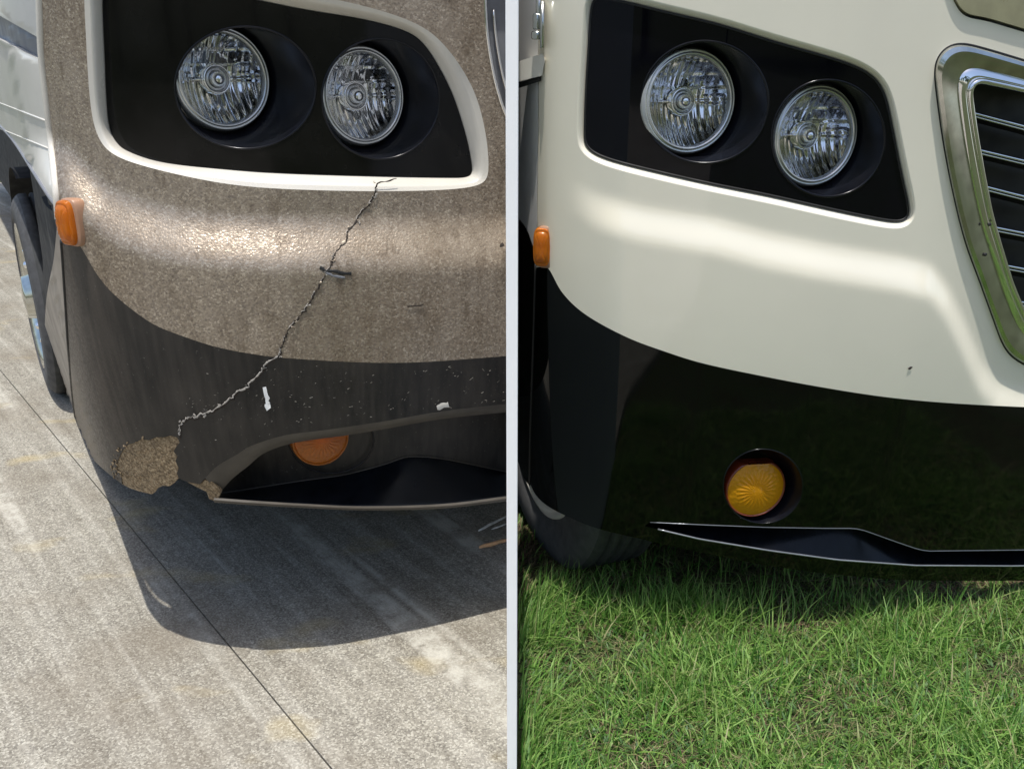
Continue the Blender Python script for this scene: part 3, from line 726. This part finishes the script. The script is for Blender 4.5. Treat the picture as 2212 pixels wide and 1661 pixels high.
def pR(x, z): return surfRp(x, z) + .012
e1R, e2R = ((1523, 221), 137, 132), ((1789, 299), 122, 126)
add('headlight_panel', panel(iR, pR, [ellipse(*e1R, n=96), ellipse(*e2R, n=96)], 12, 0, .01), M['pianor'], VR)
seal = iR - nr_ * 1.0; add('panel_seal', tube(hit(seal, pR, 0), .0024, 8, True), M['seam'], VR)
headlamp(VR, (1489, 220), 108, 16, pR, .040, e1R, ('bucket',), 3, .0026)
headlamp(VR, (1761, 294), 105, 18, pR, .044, e2R, ('bucket',), 4, .0026)
# hood edge above the grille
hood = np.vstack([hoodg[1:] + np.array([3, -7]), [(2260, -130), (2036, -130)]])
add('hood_panel', panel(hood, surfR, (), 10, -.006, .02), M['olive'], VR)
# grille: stained chrome surround, slats, dark core
mid1 = go * .80 + gi * .20; mid2 = go * .35 + gi * .65; mid3 = go * .15 + gi * .85
add('grille_surround', join([strip(go, .004, go * .93 + gi * .07, -.010, surfR, 4, .6), strip(go * .93 + gi * .07, -.010, mid1, -.014, surfR, 3), strip(mid1, -.014, mid2, -.002, surfR, 5, 1.2)]), M['steel'], VR)
add('grille_inner_lip', join([strip(mid2, -.002, mid3, -.009, surfR, 5, .7), strip(mid3, -.009, gi, .004, surfR, 5, 1.4)]), M['chrome'], VR)
add('grille_inner_bead', tube(hit(gi + np.array([-1.5, 0]), surfR, -.003), .0058, 12), M['chrome'], VR)
add('grille_reveal', strip(gi, .005, gi + np.array([1.0, 0]), .085, surfR, 3), M['seam'], VR)
add('surround_gasket', tube(hit(go, surfR, .002), .003, 8), M['seam'], VR)
cor = np.vstack([gi, [(2300, 740), (2300, 205)]]); add('grille_core', panel(cor, surfR, (), 16, .085, 0), M['seam'], VR)
for (a, b) in (((2096, 242), (2262, 286)), ((2108, 322), (2262, 359)), ((2126, 402), (2262, 437)), ((2146, 490), (2262, 513)), ((2168, 572), (2262, 590)), ((2196, 650), (2262, 662))):
    L = resample([a, b], 14); add('grille_slat', join([tube(hit(L + np.array([0, 1.0]), surfR, .016), .0024, 8), tube(hit(L + np.array([0, 8.0]), surfR, .018), .0018, 8)]), M['chrome'], VR)
    add('slat_blade', strip(L + np.array([0, 9.]), .020, L + np.array([0, 20.]), .07, surfR, 3), M['seam'], VR)
for px in ((2128, 550), (2137, 485)):
    C = hit([px], surfR, -.010)[0]; add('screw_hole', lathe([(.0038, 0), (.0034, .0016), (.0015, .0022), (.0002, .0022)], C, (0.1, -1, .1), 14), M['seam'], VR)
add('paint_chip', ribbon(jag([(1962, 797), (1971, 793)], 3, .8), 4, surfR, -.0012), M['crackd'], VR)
# black lower band
botR = cr([(1146, 1047), (1158, 1070), (1182, 1092), (1225, 1115), (1290, 1141), (1380, 1163), (1470, 1184), (1594, 1209), (1663, 1222), (1811, 1241), (1977, 1253), (2260, 1254)], 6)
shT = [(1392, 1136), (1403, 1128), (1530, 1134), (1663, 1139), (1780, 1141), (1845, 1141), (1868, 1146), (1935, 1170), (1985, 1187), (2005, 1190), (2100, 1189), (2260, 1187)]
shB = [(1392, 1136), (1511, 1164), (1663, 1189), (1811, 1209), (1977, 1221), (2184, 1222), (2260, 1221)]
shelf = np.vstack([resample(shT, 60), resample(shB, 60)[::-1][:-1]])
fogE = ((1648, 1050), 86, 80)
band = np.vstack([bandR, [(2260, 1000)], resample(shT, 60)[::-1], resample(shB, 60)[1:], [(2260, 1240)], botR[::-1], seamR[kU + 1:-1][::-1]])
add('lower_band', panel(band, surfR, [ellipse(*fogE, n=72)], 10), M['gloss'], VR)
a_, b_ = resample(shT, 60), resample(shB, 60)
add('intake_shelf', join([strip(a_, .0, a_ + np.array([0, .5]), .05, surfR, 2), strip(a_ + np.array([0, .5]), .05, b_, .0, surfR, 5)]), M['shelfm'], VR)
add('shelf_edge', tube(hit(b_[2:], surfR, -.001), .0022, 8), M['edgem'] if 'edgem' in M else simple('edge_highlight', (.30, .31, .33), .2, metal=.6), VR)  # light grey metal puts the highlight of the black edge into the colour
add('shelf_edge', tube(hit(a_[1:], surfR, -.0005), .0013, 8), simple('line_highlight', (.16, .17, .19), .2, metal=.6), VR)  # fainter highlight painted along the upper edge
C, r = foglamp(VR, (1632, 1055), 68, 8, surfR, .020, 'amber', .86)
EA = hit(ellipse(*fogE, n=72), surfR, 0); u, v, w = frame((math.sin(R(8)), -math.cos(R(8)), .02))
oe = ellipse(*fogE, n=72); th = np.arctan2(-(oe[:, 1] - 1050), oe[:, 0] - 1648)
EB = np.array([C - w * .03 + r * 1.02 * (math.cos(a) * u * (1 if u[0] > 0 else -1) + math.sin(a) * v) for a in th])
add('fog_bucket', join([loft3(EA, EB, 6), tube(EA, .0016, 6, True)]), M['bucket'], VR)
# side of the vehicle, door, hinge, gutter lip
def sR(x, z): return 1.97 + (.058 - x) * 2.6 + bendR(z)
XL = 1112
doorP = np.vstack([[(XL, -130), (1163, -130), (1162, 300), (1160, 480), (1156, 545)], cr([(1150, 528), (1140, 500), (1128, 480), (XL, 462)], 5)])
add('side_door', panel(doorP, sR, (), 8, 0, .01, (.3, 1, 0)), M['creamside'], VR)
sidebl = np.vstack([cr([(XL, 470), (1128, 488), (1140, 508), (1150, 536), (1158, 574)], 5), seamR[kU + 1:-1] + np.array([-3, 0]), [(1141, 1046), (1130, 1030), (1122, 1005), (XL, 980)]])
add('side_skirt', panel(sidebl, sR, (), 8, 0, .01, (.3, 1, 0)), M['gloss'], VR)
add('side_seam', tube(hit(seamR[kU:] + np.array([-2, 0]), surfR, .004), .0030, 8), M['seam'], VR)
add('door_seam', tube(hit(seamR[:kU] + np.array([1, 0]), surfR, .004), .0012, 8), M['grey'], VR)
def hits(px, dz=0): return hit([px], surfR, dz)[0]
c = hits((1166, 60), -.003); lipc = hit([(1120, 152), (1172, 145)], sR, 0)
yv = c[1]
def loc(px, y):     # a point on the sight line at a given distance
    d = rays([px])[0]; s = y / d[1]; return CAMP + d * s
hg = []
for px, rr2, hh in (((1160, 47), .0085, .030), ((1160, 77), .0115, .016)):
    p = loc(px, 1.93); hg.append(lathe([(.0005, hh / 2), (rr2 * .8, hh / 2), (rr2, hh / 2 - .003), (rr2, -hh / 2 + .003), (rr2 * .8, -hh / 2), (.0005, -hh / 2)], p, (0, 0, 1), 16, up=(0, 1, 0)))
p = loc((1164, 18), 1.93); hg.append(lathe([(.0005, .03), (.006, .03), (.006, -.03), (.0005, -.03)], p, (0, 0, 1), 14, up=(0, 1, 0)))
p = loc((1171, 55), 1.925); hg.append(box(p, (.008, .03, .085)))
add('door_hinge', join(hg), M['chromed'], VR)
gp = [loc(q, y) for q, y in (((1112, 136), 1.98), ((1172, 116), 1.93), ((1177, 130), 1.925), ((1171, 164), 1.93), ((1112, 178), 1.98))]
Vg = np.array(gp + [q + np.array([0.004, .05, 0]) for q in gp]); n5 = 5
add('door_gutter', (Vg, [tuple(range(5)), tuple(range(5, 10))[::-1]] + [(i, (i + 1) % 5, 5 + (i + 1) % 5, 5 + i) for i in range(5)]), M['white'], VR, False)
gp = [loc(q, y) for q, y in (((1112, 180), 1.995), ((1168, 166), 1.945), ((1168, 176), 1.945), ((1112, 194), 1.995))]
Vg = np.array(gp + [q + np.array([0.004, .04, 0]) for q in gp])
add('gutter_shadow', (Vg, [tuple(range(4)), tuple(range(4, 8))[::-1]] + [(i, (i + 1) % 4, 4 + (i + 1) % 4, 4 + i) for i in range(4)]), M['seam'], VR, False)  # black piece painting the shadow under the gutter lip
marker(VR, (1172, 533), 38, 84, surfR, -14, 9, .007)
marker(VL, (150, 481), 44, 86, surfL, -30, 3)
xsR = np.linspace(.045, 1.5, 150); add('sun_block_slab', plan_poly(planR, xsR, 5.4, 1.47, 1.54, None, -.02), M['creamside'], VR, False)  # unseen slab put on top to block the sun, then the body
V, F = plan_poly(planR, np.linspace(.30, 1.5, 40), 5.4, .30, 1.495, None, .24); add('underbody', (V, F), M['dark'], VR, False)
V, F = box((.17, 4.0, 1.1), (.30, 2.6, .78)); add('underbody', (V, F), M['dark'], VR, False)
axr = np.array([-math.cos(R(20)), -math.sin(R(20)), 0.0]); 
wheel(VR, np.array([.175, 2.345, HG + .35]), axr, .37, .20, 'white', rimr=.60)

# ------------------------------------------------------------------ little things on the concrete
def stick(a, b, r, mat, label):
    P = ground_pt([a, b], r); P = resample(P, 7); P[1:-1, :2] += rng.normal(0, r * .3, (5, 2)); P[:, 2] = r
    rad = r * np.array([.6, .95, 1.05, 1, .95, .9, .6]); o = add('stick', tube(P, r, 7, False, rad), M[mat], None); o['label'] = label; o['category'] = 'stick'; return o
stick((1034, 1146), (1098, 1113), .0040, 'stickw', 'thin bleached stick on the shaded concrete, the longer and upper of the pale two')
stick((1062, 1143), (1098, 1130), .0026, 'stickw', 'short bleached stick on the shaded concrete just under the longer pale one')
stick((1036, 1182), (1098, 1166), .0060, 'sticko', 'thick tan orange stick lying lowest on the shaded concrete by the added white divider')

# ------------------------------------------------------------------ grass
def blades(name, XY, L, W, lean_dir, lean, mat, segs=3, z0=HG, **props):
    n = len(XY); k = segs + 1; t = np.linspace(0, 1, k)
    lean_dir = np.where((XY[:, 0] < .13) & (np.cos(lean_dir) < 0), math.pi - lean_dir, lean_dir); ldx, ldy = np.cos(lean_dir), np.sin(lean_dir); wdir = lean_dir + rng.normal(math.pi / 2, .5, n); wx, wy = np.cos(wdir), np.sin(wdir)
    V = np.zeros((n, 2 * segs + 1, 3))
    for i, tt in enumerate(t):
        h = L * tt * (1 - .35 * lean * tt) * np.cos(lean * .6); d = L * lean * tt ** 1.6
        x = XY[:, 0] + ldx * d; y = XY[:, 1] + ldy * d; ww = W * (1 - tt ** 1.8) * .5
        if i < segs:
            V[:, 2 * i, 0] = x - wx * ww; V[:, 2 * i, 1] = y - wy * ww; V[:, 2 * i, 2] = z0 + h
            V[:, 2 * i + 1, 0] = x + wx * ww; V[:, 2 * i + 1, 1] = y + wy * ww; V[:, 2 * i + 1, 2] = z0 + h
        else: V[:, 2 * i, 0] = x; V[:, 2 * i, 1] = y; V[:, 2 * i, 2] = z0 + h
    nv = 2 * segs + 1; tri = []
    for i in range(segs - 1): a = 2 * i; tri += [(a, a + 1, a + 3), (a, a + 3, a + 2)]
    a = 2 * (segs - 1); tri.append((a, a + 1, a + 2)); tri = np.array(tri)
    Fi = (np.arange(n)[:, None, None] * nv + tri[None]).reshape(-1)
    me = bpy.data.meshes.new(name); me.vertices.add(n * nv); me.vertices.foreach_set('co', V.reshape(-1)); nt = len(Fi) // 3
    me.loops.add(nt * 3); me.loops.foreach_set('vertex_index', Fi.astype(np.int32)); me.polygons.add(nt)
    me.polygons.foreach_set('loop_start', (np.arange(nt) * 3).astype(np.int32)); me.polygons.foreach_set('loop_total', np.full(nt, 3, np.int32))
    me.polygons.foreach_set('use_smooth', np.ones(nt, bool)); me.update(calc_edges=True); me.validate()
    return link(name, me, mat, kind='stuff', **props)
X0, X1, Y0, Y1 = .016, 1.75, .9, 2.75
def scat(n, x0=X0, x1=X1, y0=Y0, y1=Y1): return np.stack([rng.uniform(x0, x1, n), rng.uniform(y0, y1, n)], 1)
n = 115000; P = scat(n); cl = np.sin(P[:, 0] * 9.1 + 2 * np.sin(P[:, 1] * 5.3)) * np.cos(P[:, 1] * 8.3 + P[:, 0] * 3.7)
keep = (rng.random(n) < .62 + .38 * cl); dark = (P[:, 1] > 2.02) & (rng.random(n) < .75); keep &= ~dark
P = P[keep]; n = len(P); cl = cl[keep]
blades('grass', P, rng.gamma(5, .0090, n) * (1 + .35 * cl), rng.uniform(.0020, .0050, n) * np.where(rng.random(n) < .15, 1.6, 1), rng.uniform(0, 2 * math.pi, n), np.abs(rng.normal(.75, .4, n)), M['grass'], label='short uneven green lawn in front of the cream motorhome', category='grass')
n = 17000; P = scat(n); blades('dry_thatch', P, rng.uniform(.02, .055, n), rng.uniform(.0009, .0022, n), rng.uniform(0, 2 * math.pi, n), rng.uniform(1.0, 1.6, n), M['straw'], 2, HG + .004, label='dead straw thatch lying low between the grass blades', category='thatch')
n = 9000; P = scat(n, y0=1.9, y1=2.5); blades('leaf_litter', P, rng.uniform(.02, .05, n), rng.uniform(.002, .006, n), rng.uniform(0, 2 * math.pi, n), rng.uniform(1.0, 1.6, n), M['litter'], 2, HG + .006, label='brown dead litter on bare soil under the cream vehicle', category='litter')
# long unmown blades near the wheel and under the bumper
pts = []; 
for cx_, cy_, s, m in ((.16, 1.98, .07, 260), (.30, 1.93, .05, 160), (.42, 1.95, .06, 280), (.50, 1.92, .05, 240), (.62, 1.95, .08, 160), (.08, 2.02, .03, 120), (.9, 2.0, .12, 160), (.05, 1.85, .03, 110), (1.15, 1.9, .1, 120)):
    pts.append(np.stack([rng.normal(cx_, s, m), rng.normal(cy_, s * .7, m)], 1))
P = np.vstack(pts); P = P[P[:, 0] > .015]; n = len(P)
blades('long_grass', P, rng.uniform(.06, .15, n), rng.uniform(.0022, .0045, n), rng.uniform(0, 2 * math.pi, n), np.abs(rng.normal(.5, .3, n)), M['grass'], 5, label='long unmown grass tufts by the tyre and under the bumper', category='grass')
n = 6000; P = scat(n, y1=2.05); P[:, 0] = np.clip(P[:, 0], .03, 9)
blades('broad_weeds', P, rng.uniform(.012, .026, n), rng.uniform(.004, .008, n), rng.uniform(0, 2 * math.pi, n), rng.uniform(.6, 1.3, n), M['clover'], 3, HG + .012, label='small broad leaved weeds mixed through the lawn', category='weeds')

# ------------------------------------------------------------------ trees across the yard, mirrored in the lamps and black paint
def tree(x, y, h, rad, label):
    o = empty('tree', (x, y, HG), label, 'tree', 'trees across the yard')
    P = [(x, y, HG), (x + .1, y, h * .25), (x - .05, y + .1, h * .5), (x, y, h * .8)]
    parts = [tube(P, .2, 10, False, [h * .035, h * .027, h * .02, h * .008])]
    for k in range(7):
        a = k * 2.4; z = h * (.3 + .06 * k); parts.append(tube([(x, y, z), (x + math.cos(a) * rad * .4, y + math.sin(a) * rad * .4, z + h * .1), (x + math.cos(a) * rad * .75, y + math.sin(a) * rad * .75, z + h * .16)], .05, 6, False, [h * .012, h * .008, h * .003]))
    add('trunk', join(parts), M['bark'], o, face=None)
    n = 2600; cc = []
    for k in range(16):
        a = rng.uniform(0, 6.28); q = rng.uniform(.1, .75); cc.append((x + rad * q * math.cos(a), y + rad * q * math.sin(a), h * rng.uniform(.32, .9), rad * rng.uniform(.25, .45)))
    cc = np.array(cc); idx = rng.integers(0, 16, n); d = rng.normal(0, 1, (n, 3)); d /= np.linalg.norm(d, axis=1)[:, None]
    p = cc[idx, :3] + d * (cc[idx, 3] * rng.uniform(.5, 1, n))[:, None]; V = np.zeros((n, 4, 3)); a = rng.normal(0, 1, (n, 3)); a /= np.linalg.norm(a, axis=1)[:, None]; b = np.cross(a, d); b /= np.linalg.norm(b, axis=1)[:, None] + 1e-9
    s = rng.uniform(.10, .22, n)[:, None]; V[:, 0] = p - a * s; V[:, 1] = p - b * s * .6; V[:, 2] = p + a * s; V[:, 3] = p + b * s * .6
    add('crown', (V.reshape(-1, 3), [(4 * i, 4 * i + 1, 4 * i + 2, 4 * i + 3) for i in range(n)]), M['leaf'], o, face=None)
for x, y, h, rad in ((-9, -16, 6.5, 2.6), (-4.2, -15, 7.5, 2.9), (.8, -17, 7.2, 2.8), (5.5, -14.5, 6.8, 3.0), (10.5, -15, 8, 3.2), (-15, -12, 7, 3), (16, -10, 7, 3)):
    tree(x, y, h, rad, 'leafy tree standing across the yard behind the photographer')
